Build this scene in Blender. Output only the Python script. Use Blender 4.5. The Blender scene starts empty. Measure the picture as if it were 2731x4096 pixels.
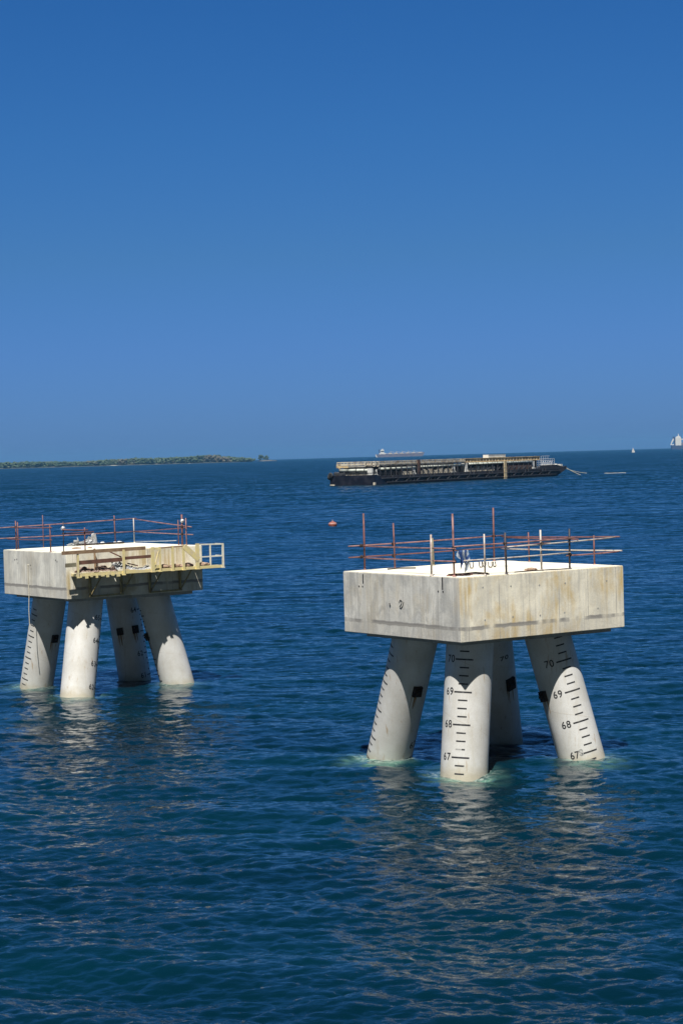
import bpy, bmesh, math, random
import numpy as np
from mathutils import Vector, Matrix
R = math.radians
random.seed(7); rng = np.random.default_rng(11)
scene = bpy.context.scene
col = scene.collection

# ------------------------------------------------------------------ helpers
def tag(o, label=None, cat=None, group=None, kind=None):
    if label: o['label'] = label
    if cat: o['category'] = cat
    if group: o['group'] = group
    if kind: o['kind'] = kind
    return o

def empty(name, loc=(0, 0, 0), rz=0, parent=None):
    o = bpy.data.objects.new(name, None); col.objects.link(o)
    o.location = loc; o.rotation_euler = (0, 0, rz); o.empty_display_size = .3
    if parent: o.parent = parent
    return o

class MB:
    """collects shapes and links them as one mesh object"""
    def __init__(s): s.bm = bmesh.new(); s.uv = None
    def face(s, vs):
        try: return s.bm.faces.new(vs)
        except ValueError: return None
    def hexa(s, p):                       # 8 points: bottom 4 ccw, top 4 ccw
        v = [s.bm.verts.new(q) for q in p]
        for f in ((3, 2, 1, 0), (4, 5, 6, 7), (0, 1, 5, 4), (1, 2, 6, 5), (2, 3, 7, 6), (3, 0, 4, 7)):
            s.face([v[i] for i in f])
        return v
    def box(s, c, d, rz=0, rx=0, ry=0):
        m = Matrix.Translation(c) @ Matrix.Rotation(rz, 4, 'Z') @ Matrix.Rotation(ry, 4, 'Y') @ Matrix.Rotation(rx, 4, 'X')
        x, y, z = d[0] / 2, d[1] / 2, d[2] / 2
        s.hexa([m @ Vector(q) for q in ((-x, -y, -z), (x, -y, -z), (x, y, -z), (-x, y, -z), (-x, -y, z), (x, -y, z), (x, y, z), (-x, y, z))])
    def span(s, lo, hi):
        s.box([(a + b) / 2 for a, b in zip(lo, hi)], [b - a for a, b in zip(lo, hi)])
    def beam(s, p, q, w, h, up=(0, 0, 1)):
        p, q = Vector(p), Vector(q); a = (q - p).normalized(); u = Vector(up)
        if abs(a.dot(u)) > .98: u = Vector((1, 0, 0))
        x = a.cross(u).normalized() * w / 2; z = x.cross(a).normalized() * h / 2
        s.hexa([p - x - z, q - x - z, q + x - z, p + x - z, p - x + z, q - x + z, q + x + z, p + x + z])
    def tube(s, pts, r, n=8, cap=True, r1=None):
        pts = [Vector(p) for p in pts]; rings = []; ref = None
        for i, p in enumerate(pts):
            a = (pts[min(i + 1, len(pts) - 1)] - pts[max(i - 1, 0)]).normalized()
            if ref is None:
                ref = Vector((0, 0, 1)) if abs(a.z) < .9 else Vector((1, 0, 0))
            x = (ref - a * ref.dot(a)).normalized(); y = a.cross(x); ref = x
            rr = r if r1 is None else r + (r1 - r) * i / (len(pts) - 1)
            rings.append([s.bm.verts.new(p + (x * math.cos(2 * math.pi * k / n) + y * math.sin(2 * math.pi * k / n)) * rr) for k in range(n)])
        for A, B in zip(rings, rings[1:]):
            for k in range(n):
                f = s.face((A[k], A[(k + 1) % n], B[(k + 1) % n], B[k]))
                if f: f.smooth = n > 6
        if cap: s.face(rings[0][::-1]); s.face(rings[-1])
    def lathe(s, prof, n=20, c=(0, 0, 0)):
        c = Vector(c); rings = []
        for r, z in prof:
            rings.append([s.bm.verts.new(c + Vector((r * math.cos(2 * math.pi * k / n), r * math.sin(2 * math.pi * k / n), z))) for k in range(n)])
        for A, B in zip(rings, rings[1:]):
            for k in range(n):
                f = s.face((A[k], A[(k + 1) % n], B[(k + 1) % n], B[k]))
                if f: f.smooth = True
        s.face(rings[0][::-1]); s.face(rings[-1])
    def prism(s, poly, y0, y1):           # polygon in x,z extruded along y
        a = [s.bm.verts.new((x, y0, z)) for x, z in poly]; b = [s.bm.verts.new((x, y1, z)) for x, z in poly]
        s.face(a); s.face(b[::-1])
        for i in range(len(poly)):
            j = (i + 1) % len(poly); s.face((a[j], a[i], b[i], b[j]))
    def build(s, name, mat, parent=None, bevel=0, loc=None):
        if bevel:
            bmesh.ops.bevel(s.bm, geom=s.bm.edges[:], offset=bevel, segments=2, affect='EDGES')
        bmesh.ops.recalc_face_normals(s.bm, faces=s.bm.faces[:])
        me = bpy.data.meshes.new(name); s.bm.to_mesh(me); s.bm.free()
        o = bpy.data.objects.new(name, me); col.objects.link(o)
        if mat: me.materials.append(mat)
        if parent: o.parent = parent
        if loc: o.location = loc
        return o

# ------------------------------------------------------------------ materials
class NT:
    def __init__(s, name):
        s.m = bpy.data.materials.new(name); s.m.use_nodes = True; s.t = s.m.node_tree; s.n = s.t.nodes; s.n.clear()
        s.out = s.n.new('ShaderNodeOutputMaterial'); s.b = s.n.new('ShaderNodeBsdfPrincipled')
        s.l(s.b.outputs[0], s.out.inputs[0])
    def l(s, a, b): s.t.links.new(a, b)
    def set(s, inp, v):
        if hasattr(v, 'links'): s.l(v, inp)
        elif isinstance(v, (tuple, list)) and len(v) == 3 and inp.type == 'RGBA': inp.default_value = (*v, 1)
        else: inp.default_value = v
    def coord(s, which='Object'): return s.n.new('ShaderNodeTexCoord').outputs[which]
    def mapping(s, v, scale=(1, 1, 1), loc=(0, 0, 0)):
        m = s.n.new('ShaderNodeMapping'); s.l(v, m.inputs[0]); m.inputs['Scale'].default_value = scale; m.inputs['Location'].default_value = loc
        return m.outputs[0]
    def noise(s, v, scale=5, detail=4, rough=.55, dist=0):
        k = s.n.new('ShaderNodeTexNoise'); s.l(v, k.inputs['Vector']); k.inputs['Scale'].default_value = scale
        k.inputs['Detail'].default_value = detail; k.inputs['Roughness'].default_value = rough; k.inputs['Distortion'].default_value = dist
        return k.outputs[0]
    def ramp(s, f, *st):
        r = s.n.new('ShaderNodeValToRGB'); s.l(f, r.inputs[0]); e = r.color_ramp.elements
        while len(e) < len(st): e.new(.5)
        for el, (p, c) in zip(e, st):
            el.position = p; el.color = (c, c, c, 1) if not isinstance(c, tuple) else (*c, 1)
        return r.outputs[0]
    def mix(s, f, a, b, mode='MIX'):
        m = s.n.new('ShaderNodeMix'); m.data_type = 'RGBA'; m.blend_type = mode
        s.set(m.inputs[0], f); s.set(m.inputs[6], a); s.set(m.inputs[7], b)
        return m.outputs[2]
    def math(s, op, a, b=0, c=None):
        m = s.n.new('ShaderNodeMath'); m.operation = op; s.set(m.inputs[0], a); s.set(m.inputs[1], b)
        if c is not None: s.set(m.inputs[2], c)
        return m.outputs[0]
    def sep(s, v):
        x = s.n.new('ShaderNodeSeparateXYZ'); s.l(v, x.inputs[0]); return x.outputs
    def bump(s, h, strength=.3, dist=.02, normal=None):
        b = s.n.new('ShaderNodeBump'); s.l(h, b.inputs['Height']); b.inputs['Strength'].default_value = strength; b.inputs['Distance'].default_value = dist
        if normal is not None: s.l(normal, b.inputs['Normal'])
        return b.outputs[0]
    def attr(s, name):
        a = s.n.new('ShaderNodeAttribute'); a.attribute_name = name; return a.outputs['Fac']
    def fin(s, color, rough=.7, metal=0, normal=None, **kw):
        s.set(s.b.inputs['Base Color'], color); s.set(s.b.inputs['Roughness'], rough); s.set(s.b.inputs['Metallic'], metal)
        if normal is not None: s.l(normal, s.b.inputs['Normal'])
        for k, v in kw.items(): s.set(s.b.inputs[k], v)
        return s.m

def worn(name, c, c2=None, scale=6, lo=.45, hi=.65, rough=.6, metal=0, bump=.2, bd=.01):
    n = NT(name); v = n.coord()
    c2 = c2 or tuple(x * .6 for x in c)
    f = n.ramp(n.noise(v, scale, 6), (lo, 0.), (hi, 1.))
    fine = n.ramp(n.noise(v, scale * 7, 3), (.3, .8), (.7, 1.))
    return n.fin(n.mix(1., n.mix(f, c, c2), fine, 'MULTIPLY'), rough, metal, n.bump(n.noise(v, scale * 4, 4), bump, bd))

def concrete(name, warm, grey, stain, band_z, seed, dirt=1.):
    n = NT(name); v = n.coord(); nrm = n.sep(n.coord('Normal')); xyz = n.sep(v)
    vo = n.mapping(v, (1, 1, 1), (seed, seed * 2, 0))
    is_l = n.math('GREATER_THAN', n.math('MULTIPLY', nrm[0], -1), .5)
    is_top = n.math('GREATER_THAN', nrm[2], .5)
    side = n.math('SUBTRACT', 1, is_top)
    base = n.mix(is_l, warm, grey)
    # cast panels: slightly different tone from board to board
    pan = n.n.new('ShaderNodeTexWhiteNoise'); pan.noise_dimensions = '1D'
    run = n.math('ADD', xyz[0], n.math('MULTIPLY', xyz[1], 1.37))
    n.set(pan.inputs['W'], n.math('FLOOR', n.math('MULTIPLY', run, .83)))
    base = n.mix(1., base, n.ramp(pan.outputs[0], (0, 1 - .1 * dirt), (1, 1.02)), 'MULTIPLY')
    big = n.ramp(n.noise(vo, .9, 6, .6, .6), (.36, .76), (.62, 1.05))
    base = n.mix(1., base, big, 'MULTIPLY')
    # long run-off streaks down the sides
    st = n.ramp(n.noise(n.mapping(vo, (4.5, 4.5, .22)), 1.4, 5, .6), (.50, 0.), (.68, 1.))
    st2 = n.ramp(n.noise(n.mapping(vo, (9, 9, .12)), 1.1, 3, .6), (.58, 0.), (.70, 1.))
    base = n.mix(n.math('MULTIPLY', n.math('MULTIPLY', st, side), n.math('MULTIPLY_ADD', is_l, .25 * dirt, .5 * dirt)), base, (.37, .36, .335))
    base = n.mix(n.math('MULTIPLY', n.math('MULTIPLY', st2, side), .55), base, (.72, .71, .66))
    sm = n.ramp(n.noise(n.mapping(vo, (1.3, 1.3, .7), (4, 0, 0)), 1.5, 6, .65, .8), (.46, 0.), (.60, 1.))
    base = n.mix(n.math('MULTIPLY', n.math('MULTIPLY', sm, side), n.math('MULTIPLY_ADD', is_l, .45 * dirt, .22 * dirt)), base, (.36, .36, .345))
    # ochre leachate on the front-right side
    oc = n.ramp(n.noise(n.mapping(vo, (.75, .75, .42), (1.7, 0, .3)), 1.25, 5, .62, .3), (.47, 0.), (.62, 1.))
    oc = n.math('MULTIPLY', oc, n.ramp(n.noise(n.mapping(vo, (5, 5, .3)), 1.2, 4), (.36, .1), (.56, 1.)))
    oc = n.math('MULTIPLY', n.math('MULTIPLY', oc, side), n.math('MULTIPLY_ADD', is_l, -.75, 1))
    base = n.mix(n.math('MULTIPLY', oc, .95), base, stain)
    # vertical shutter joints
    fr = n.math('ABSOLUTE', n.math('SUBTRACT', n.math('FRACT', n.math('MULTIPLY', run, .83)), .5))
    jt = n.math('MULTIPLY', n.math('GREATER_THAN', fr, .491), side)
    jt = n.math('MULTIPLY', jt, n.ramp(n.noise(vo, 1.3, 2), (.38, .15), (.52, .85)))
    base = n.mix(jt, base, (.33, .31, .28))
    # grey lift line near the bottom of the pour
    dz = n.math('ABSOLUTE', n.math('SUBTRACT', n.math('ADD', xyz[2], n.math('MULTIPLY', n.noise(vo, 2.5, 3), .10)), band_z + .05))
    bd = n.ramp(dz, (.045, 1.), (.075, 0.))
    bd = n.math('MULTIPLY', n.math('MULTIPLY', bd, side), n.ramp(n.noise(n.mapping(vo, (1, 1, .1)), .9, 3), (.38, .0), (.46, .95)))
    base = n.mix(n.math('MULTIPLY', bd, .95), base, (.22, .21, .195))
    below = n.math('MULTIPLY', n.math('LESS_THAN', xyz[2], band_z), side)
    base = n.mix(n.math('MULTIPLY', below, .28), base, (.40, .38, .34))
    # blow holes and form-tie spots
    vor = n.n.new('ShaderNodeTexVoronoi'); n.l(vo, vor.inputs['Vector']); vor.inputs['Scale'].default_value = 1.25; vor.inputs['Randomness'].default_value = .35
    spot = n.math('MULTIPLY', n.math('LESS_THAN', vor.outputs['Distance'], .05), n.math('MULTIPLY', side, .6))
    base = n.mix(spot, base, (.22, .2, .18))
    fine = n.ramp(n.noise(v, 24, 5, .65), (.25, .90), (.75, 1.05))
    base = n.mix(1., base, fine, 'MULTIPLY')
    h = n.math('ADD', n.noise(v, 14, 6, .65), n.math('MULTIPLY', jt, -1))
    return n.fin(base, .85, 0, n.bump(h, .35, .02))

def pile_mat(name):
    n = NT(name); v = n.coord(); uv = n.coord('UV'); u = n.sep(uv)
    vs = n.mapping(v, (1, 1, .18))
    c = n.mix(n.ramp(n.noise(v, 1.1, 5, .6), (.38, 0.), (.66, 1.)), (.63, .625, .60), (.53, .515, .475))
    c = n.mix(n.math('MULTIPLY', n.ramp(n.noise(vs, 5, 5, .6), (.52, 0.), (.72, 1.)), .5), c, (.50, .47, .40))
    c = n.mix(n.math('MULTIPLY', n.ramp(n.noise(n.mapping(v, (2, 2, .25)), 3.3, 5, .65), (.61, 0.), (.70, 1.)), .7), c, (.36, .25, .14))
    # spiral weld
    sp = n.math('FRACT', n.math('ADD', n.math('MULTIPLY', u[1], .55), n.math('MULTIPLY', u[0], 1.0)))
    wl = n.math('LESS_THAN', n.math('ABSOLUTE', n.math('SUBTRACT', sp, .5)), .007)
    c = n.mix(n.math('MULTIPLY', wl, n.ramp(n.noise(v, 2.2, 2), (.42, .08), (.62, .5))), c, (.48, .43, .36))
    # algae and wet stain just over the water
    wet = n.ramp(n.math('ADD', n.math('MULTIPLY', u[1], 1.0), n.math('MULTIPLY', n.noise(v, 3.5, 4), .5)), (.22, 1.), (.62, 0.))
    c = n.mix(n.math('MULTIPLY', wet, .8), c, (.44, .39, .29))
    grime = n.math('GREATER_THAN', n.noise(n.mapping(v, (3, 3, 2.2)), 5.0, 6, .7), .69)
    c = n.mix(n.math('MULTIPLY', grime, .45), c, (.40, .36, .30))
    c = n.mix(1., c, n.ramp(n.noise(v, 30, 4), (.3, .90), (.7, 1.03)), 'MULTIPLY')
    hgt = n.math('ADD', n.math('MULTIPLY', n.noise(v, 6, 4), .4), n.math('MULTIPLY', wl, .8))
    return n.fin(c, .5, 0, n.bump(hgt, .35, .008))

M = {}
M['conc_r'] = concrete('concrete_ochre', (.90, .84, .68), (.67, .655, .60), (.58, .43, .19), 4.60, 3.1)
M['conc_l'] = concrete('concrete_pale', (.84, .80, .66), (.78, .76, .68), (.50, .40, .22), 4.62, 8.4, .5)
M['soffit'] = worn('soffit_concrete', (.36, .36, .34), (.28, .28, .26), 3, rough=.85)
M['pile'] = pile_mat('pile_coating')
M['mark'] = worn('black_paint', (.03, .03, .033), (.20, .20, .19), 11, .56, .74, .6)
M['mark_faded'] = worn('faded_paint', (.30, .30, .29), (.46, .45, .43), 14, .4, .6, .7)
M['lug'] = worn('dark_rusted_steel', (.018, .012, .010), (.06, .025, .012), 9, .5, .7, .8)
M['rust_tube'] = worn('rusted_red_tube', (.20, .075, .06), (.11, .045, .035), 5, rough=.6)
M['pink_tube'] = worn('faded_red_tube', (.33, .165, .145), (.17, .07, .055), 4, rough=.55)
M['white_tube'] = worn('pale_tube', (.52, .47, .42), (.34, .23, .18), 4, .5, .7, .5)
M['black_tube'] = worn('black_tube', (.03, .025, .03), (.07, .045, .04), 6, rough=.6)
M['galv'] = worn('galvanised_clamp', (.65, .66, .67), (.42, .42, .42), 15, rough=.45, metal=.3)
M['yellow'] = worn('cream_yellow_paint', (.74, .63, .30), (.66, .56, .36), 5, .45, .7, .5)
M['cream'] = worn('cream_paint', (.76, .73, .62), (.60, .50, .33), 5, .5, .75, .5)
M['olive'] = worn('weathered_yellow_steel', (.36, .30, .14), (.20, .15, .09), 6, rough=.65)
M['wood'] = worn('weathered_timber', (.30, .20, .115), (.20, .12, .07), 3, .4, .65, .8)
M['wood_d'] = worn('dark_timber', (.16, .075, .05), (.09, .045, .03), 3, .4, .65, .8)
M['wood_g'] = worn('grey_timber', (.25, .24, .17), (.17, .15, .10), 3, .4, .65, .8)
M['tarp'] = worn('white_plastic', (.74, .75, .76), (.60, .60, .58), 3, .45, .7, .45, bump=.3)
M['tarp_p'] = worn('dusty_pink_sheet', (.50, .37, .31), (.26, .17, .13), 4, .45, .62, .6)
M['rag_b'] = worn('blue_cloth', (.05, .13, .36), (.035, .085, .26), 7, rough=.85)
M['rag_w'] = worn('pale_blue_cloth', (.50, .55, .60), (.28, .36, .46), 7, rough=.85)
M['rope'] = worn('pale_rope', (.62, .58, .46), (.42, .38, .30), 20, rough=.9)
M['sack'] = worn('brown_sacking', (.42, .30, .22), (.24, .15, .10), 6, rough=.9)

# ------------------------------------------------------------------ sea
WIND = R(-97)
def ocean_tile(N, L, seed, peak, spread, amp, lo, hi):
    r = np.random.default_rng(seed)
    k = 2 * np.pi * np.fft.fftfreq(N, L / N); kx, ky = np.meshgrid(k, k, indexing='ij')
    kk = np.hypot(kx, ky); kk[0, 0] = 1e-6
    kp = 2 * np.pi / peak
    c = np.cos(np.arctan2(ky, kx) - WIND)
    P = kk ** -4.0 * np.exp(-1.25 * (kp / kk) ** 2) * (np.abs(c) ** spread * (c > 0) + .06 * np.abs(c) ** 2 + .015)
    P *= (kk > 2 * np.pi / hi) * (kk < 2 * np.pi / lo)
    H = (r.normal(size=(N, N)) + 1j * r.normal(size=(N, N))) * np.sqrt(P)
    h = np.real(np.fft.ifft2(H)); sc = amp / h.std()
    dx = np.real(np.fft.ifft2(-1j * kx / kk * H)) * sc; dy = np.real(np.fft.ifft2(-1j * ky / kk * H)) * sc
    return h * sc, dx, dy
def sample(t, L, x, y):
    N = t[0].shape[0]; u = (x / L * N) % N; v = (y / L * N) % N
    i = u.astype(np.int64) % N; j = v.astype(np.int64) % N; fu = u - np.floor(u); fv = v - np.floor(v); i1 = (i + 1) % N; j1 = (j + 1) % N
    return [a[i, j] * (1 - fu) * (1 - fv) + a[i1, j] * fu * (1 - fv) + a[i, j1] * (1 - fu) * fv + a[i1, j1] * fu * fv for a in t]

PIER_R = (4.4834, 64.1138); PIER_L = (-10.6944, 88.1719); YAW = R(34.823)
PILES_R = {'front': ((-2.02, -1.85), (-2.52, -1.99)), 'left': ((-2.15, .75), (-2.17, 2.40)), 'right': ((1.25, -1.62), (1.97, -2.40)), 'back': ((1.43, 1.5), (2.81, 2.68))}
PILES_L = {'front': ((-1.83, -1.9), (-2.78, -2.61)), 'left': ((-2.0, 1.2), (-2.28, 2.32)), 'right': ((1.59, -1.54), (2.5, -2.02)), 'back': ((1.68, 1.5), (2.09, 1.14))}
CY, SY = math.cos(YAW), math.sin(YAW)
def to_world(c, x, y): return (c[0] + x * CY - y * SY, c[1] + x * SY + y * CY)

def sea_material():
    n = NT('sea_water'); v = n.coord(); ch = n.attr('churn_glow')
    wavy = n.mapping(v, (.62, 1.0, 1.0)); wavy.node.inputs['Rotation'].default_value = (0, 0, R(-7))
    h = n.math('MULTIPLY', n.noise(wavy, 5.5, 3, .6, .3), .024)
    tone = n.ramp(n.noise(n.mapping(v, (.35, 1, 1)), .12, 4), (.35, 0.), (.65, 1.))
    c = n.mix(tone, (.0003, .0105, .020), (.0004, .0155, .027))
    c = n.mix(n.math('MULTIPLY', ch, n.ramp(n.noise(n.mapping(v, (.8, 2.2, 1)), 1.6, 5, .65), (.36, .12), (.62, 1.))), c, (.12, .26, .195))  # turquoise of churned water and light scattered off submerged piles, painted on
    far = n.attr('far')
    fr = n.math('MULTIPLY', n.attr('froth'), n.ramp(n.noise(n.mapping(v, (1, 1.6, 1)), 5.5, 5, .7), (.46, 0.), (.60, 1.)))
    c = n.mix(n.math('MULTIPLY', fr, .75), c, (.42, .50, .44))
    # beyond the reach of the modelled waves the facets of the chop tilt the normal directly
    def facet(scale, amp, lean):
        k = n.n.new('ShaderNodeTexNoise'); n.l(wavy, k.inputs['Vector']); k.inputs['Scale'].default_value = scale; k.inputs['Detail'].default_value = 4; k.inputs['Roughness'].default_value = .6
        a = n.n.new('ShaderNodeVectorMath'); a.operation = 'SUBTRACT'; n.l(k.outputs['Color'], a.inputs[0]); a.inputs[1].default_value = (.5, .5 + lean, .5)        # lean tips the far normals toward the viewer, which darkens the far sea
        b = n.n.new('ShaderNodeVectorMath'); b.operation = 'MULTIPLY'; n.l(a.outputs[0], b.inputs[0]); b.inputs[1].default_value = (amp * .7, amp, 0)
        return b.outputs[0]
    f1, f2 = facet(.9, 1.5, .12), facet(.10, .8, .06)
    ad = n.n.new('ShaderNodeVectorMath'); n.l(f1, ad.inputs[0]); n.l(f2, ad.inputs[1])
    sc = n.n.new('ShaderNodeVectorMath'); sc.operation = 'SCALE'; n.l(ad.outputs[0], sc.inputs[0]); n.l(far, sc.inputs['Scale'])
    nn = n.n.new('ShaderNodeVectorMath'); n.l(n.bump(h, 1.0, 1.0), nn.inputs[0]); n.l(sc.outputs[0], nn.inputs[1])
    no = n.n.new('ShaderNodeVectorMath'); no.operation = 'NORMALIZE'; n.l(nn.outputs[0], no.inputs[0])
    return n.fin(c, n.math('MULTIPLY_ADD', far, .10, .035), 0, no.outputs[0], IOR=1.39)
M['sea'] = sea_material()

def build_sea():
    D = [0.6, 3, 8, 14, 20, 25, 29]; d = 31.
    while d < 300: D.append(d); d += max(.05, .0017 * d)
    while d < 750: D.append(d); d *= 1.0036
    while d < 1200: D.append(d); d *= 1.01
    while d < 14500: D.append(d); d *= 1.05
    D = np.array(D)
    a = list(np.arange(-13, 13, R(1) and .085)) + list(np.arange(13, 26, .3)) + list(np.arange(26, 180, 4.0))
    a = sorted(a + [-x for x in np.arange(13.3, 26, .3)] + [-x for x in np.arange(26, 180, 4.0)])
    A = np.radians(np.array(a)); nr, nc = len(D), len(A)
    DD, AA = np.meshgrid(D, A, indexing='ij'); X = DD * np.sin(AA); Y = DD * np.cos(AA)
    gap = np.gradient(D)[:, None] * np.ones_like(AA)
    Z = np.zeros_like(X); ox = np.zeros_like(X); oy = np.zeros_like(X)
    near = (np.abs(AA) < R(27))
    for (N, L, seed, peak, spread, amp, lo, hi, rot, wl, chop) in ((512, 29.3, 3, 1.7, 2, .0265, .16, 5, 0, 1.5, 1.15), (512, 11.7, 5, .5, 2, .0062, .06, 1.4, R(19), .5, .9), (256, 131., 9, 6., 4, .048, 2.5, 60, R(-9), 6., 1.0)):
        t = ocean_tile(N, L, seed, peak, spread, amp, lo, hi)
        c, s = math.cos(rot), math.sin(rot)
        h, dx, dy = sample(t, L, X * c + Y * s, -X * s + Y * c)
        w = np.clip(wl * .45 / gap, 0, 1) * near
        Z += h * w; ox += (dx * c - dy * s) * w * chop; oy += (dx * s + dy * c) * w * chop
    # churned water and submerged-pile glow, painted in as surface colour, plus froth
    churn_glow = np.zeros_like(X); froth = np.zeros_like(X)
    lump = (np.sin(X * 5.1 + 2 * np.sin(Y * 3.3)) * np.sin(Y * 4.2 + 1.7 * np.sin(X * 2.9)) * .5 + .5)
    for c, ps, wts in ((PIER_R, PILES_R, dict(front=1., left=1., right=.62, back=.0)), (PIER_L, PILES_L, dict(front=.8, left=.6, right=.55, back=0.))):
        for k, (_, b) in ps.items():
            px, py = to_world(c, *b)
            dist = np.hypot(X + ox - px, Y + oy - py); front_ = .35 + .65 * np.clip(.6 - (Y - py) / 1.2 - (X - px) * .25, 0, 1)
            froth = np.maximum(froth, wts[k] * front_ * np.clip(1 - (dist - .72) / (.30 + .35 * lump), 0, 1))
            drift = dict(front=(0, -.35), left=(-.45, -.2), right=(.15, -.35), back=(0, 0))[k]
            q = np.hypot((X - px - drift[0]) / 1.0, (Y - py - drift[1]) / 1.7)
            churn_glow = np.maximum(churn_glow, wts[k] * np.clip(1.6 - q, 0, 1) ** 1.5 * (.25 + .75 * lump))
    churn_glow = np.clip(churn_glow * .95, 0, 1)
    far = np.clip((np.log(DD) - math.log(150)) / (math.log(800) - math.log(150)), 0, 1)
    co = np.stack([X + ox, Y + oy, Z], -1).reshape(-1, 3).astype(np.float32)
    i = np.arange(nr - 1)[:, None] * nc; j = np.arange(nc)[None]; j1 = (j + 1) % nc
    q = np.stack([i + j, i + j1, i + nc + j1, i + nc + j], -1).reshape(-1, 4)[:, ::-1].astype(np.int32)
    me = bpy.data.meshes.new('sea')
    me.vertices.add(len(co)); me.vertices.foreach_set('co', co.ravel())
    me.loops.add(q.size); me.loops.foreach_set('vertex_index', q.ravel())
    me.polygons.add(len(q)); me.polygons.foreach_set('loop_start', np.arange(0, q.size, 4, dtype=np.int32))
    try: me.polygons.foreach_set('loop_total', np.full(len(q), 4, np.int32))
    except Exception: pass
    me.update(); me.validate()
    me.polygons.foreach_set('use_smooth', np.ones(len(me.polygons), bool))
    for nm, arr in (('churn_glow', churn_glow), ('far', far), ('froth', froth)):
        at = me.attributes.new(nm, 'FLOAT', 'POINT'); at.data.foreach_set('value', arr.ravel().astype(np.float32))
    if me.polygons[len(me.polygons) // 2].normal.z < 0: me.flip_normals()
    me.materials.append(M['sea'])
    o = bpy.data.objects.new('sea', me); col.objects.link(o)
    tag(o, 'wide choppy deep blue sea reaching the horizon', 'sea', kind='structure')
build_sea()

# ------------------------------------------------------------------ piers
ZT, ZB, RAD = 6.167, 4.185, .735
HX, HY = 3.3375, 3.07

class Pile:
    def __init__(s, p):
        (a, b), (c, d) = p; s.T = Vector((a, b, ZB)); s.B = Vector((c, d, 0)); s.len = (s.T - s.B).length
        s.ax = (s.T - s.B).normalized(); ux = Vector((1, 0, 0)); s.ux = (ux - s.ax * ux.dot(s.ax)).normalized(); s.uy = s.ax.cross(s.ux)
    def pt(s, L, deg, r=RAD):
        t = R(deg); return s.B + s.ax * L + (s.ux * math.cos(t) + s.uy * math.sin(t)) * r

def build_pile(parent, P, label=None):
    bm = bmesh.new(); uvl = bm.loops.layers.uv.new('UVMap'); n = 96; Ls = [-4.5, -1, 0, .5, 1, 1.5, 2, 2.5, 3, 3.5, 4, P.len + .35]
    rings = [[bm.verts.new(P.pt(L, 360 * k / n)) for k in range(n)] for L in Ls]
    for i in range(len(Ls) - 1):
        for k in range(n):
            f = bm.faces.new((rings[i][k], rings[i][(k + 1) % n], rings[i + 1][(k + 1) % n], rings[i + 1][k])); f.smooth = True
            for lp, (u, w) in zip(f.loops, ((k / n, Ls[i]), ((k + 1) / n, Ls[i]), ((k + 1) / n, Ls[i + 1]), (k / n, Ls[i + 1]))): lp[uvl].uv = (u, w)
    me = bpy.data.meshes.new('pile'); bm.to_mesh(me); bm.free(); me.materials.append(M['pile'])
    o = bpy.data.objects.new('pile', me); col.objects.link(o); o.parent = parent
    if label: o['label'] = label
    return o

def ring_strip(mb, P, L, d0, d1, h, r=RAD + .004):
    n = max(2, int(abs(d1 - d0) / 3)); prev = None
    for i in range(n + 1):
        d = d0 + (d1 - d0) * i / n
        cur = (mb.bm.verts.new(P.pt(L - h / 2, d, r)), mb.bm.verts.new(P.pt(L + h / 2, d, r)))
        if prev: mb.face((prev[0], cur[0], cur[1], prev[1]))
        prev = cur

def text_on(mb, P, txt, L, deg, h, width=1.0, rot=0):
    cu = bpy.data.curves.new('t', 'FONT'); cu.body = txt; cu.size = h / .73; cu.align_x = 'CENTER'; cu.align_y = 'CENTER'; cu.offset = .004; cu.resolution_u = 5; cu.space_character = 1.12
    ob = bpy.data.objects.new('t', cu); me = bpy.data.meshes.new_from_object(ob)
    c, s = math.cos(rot), math.sin(rot)
    vs = [mb.bm.verts.new(P.pt(L + v.co.x * s + v.co.y * c, deg + math.degrees((v.co.x * c - v.co.y * s) * width / RAD), RAD + .006)) for v in me.vertices]
    for p in me.polygons: mb.face([vs[i] for i in p.vertices])
    bpy.data.objects.remove(ob); bpy.data.meshes.remove(me); bpy.data.curves.remove(cu)

def marks(pile_obj, P, deg, zero, levels, nums=(), wmaj=22, wmin=11.5, faded=(), num_deg=None, h=.045, nh=.235, skip=()):
    """levels: (first, last) in quarter steps counted from the 'zero' level"""
    for q in range(levels[0], levels[1] + 1):
        if q in skip: continue
        L = zero + q * .25; w = wmaj if q % 4 == 0 else wmin; j = random.uniform(-.8, .8); m = MB()
        if q in faded:
            f = MB(); ring_strip(f, P, L, deg - w + j, deg + w * .25 + j, h * .9); f.build('faded_tick', M['mark_faded'], pile_obj)
            ring_strip(m, P, L, deg + w * .3 + j, deg + w + j, h)
        else: ring_strip(m, P, L, deg - w + j, deg + w + j, h * (1.0 if q % 4 else 1.1))
        m.build('depth_tick', M['mark'], pile_obj)
    for txt, q in nums:
        t = MB(); text_on(t, P, txt, zero + q * .25, num_deg, nh, .92); t.build('depth_numeral', M['mark'], pile_obj)

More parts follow.
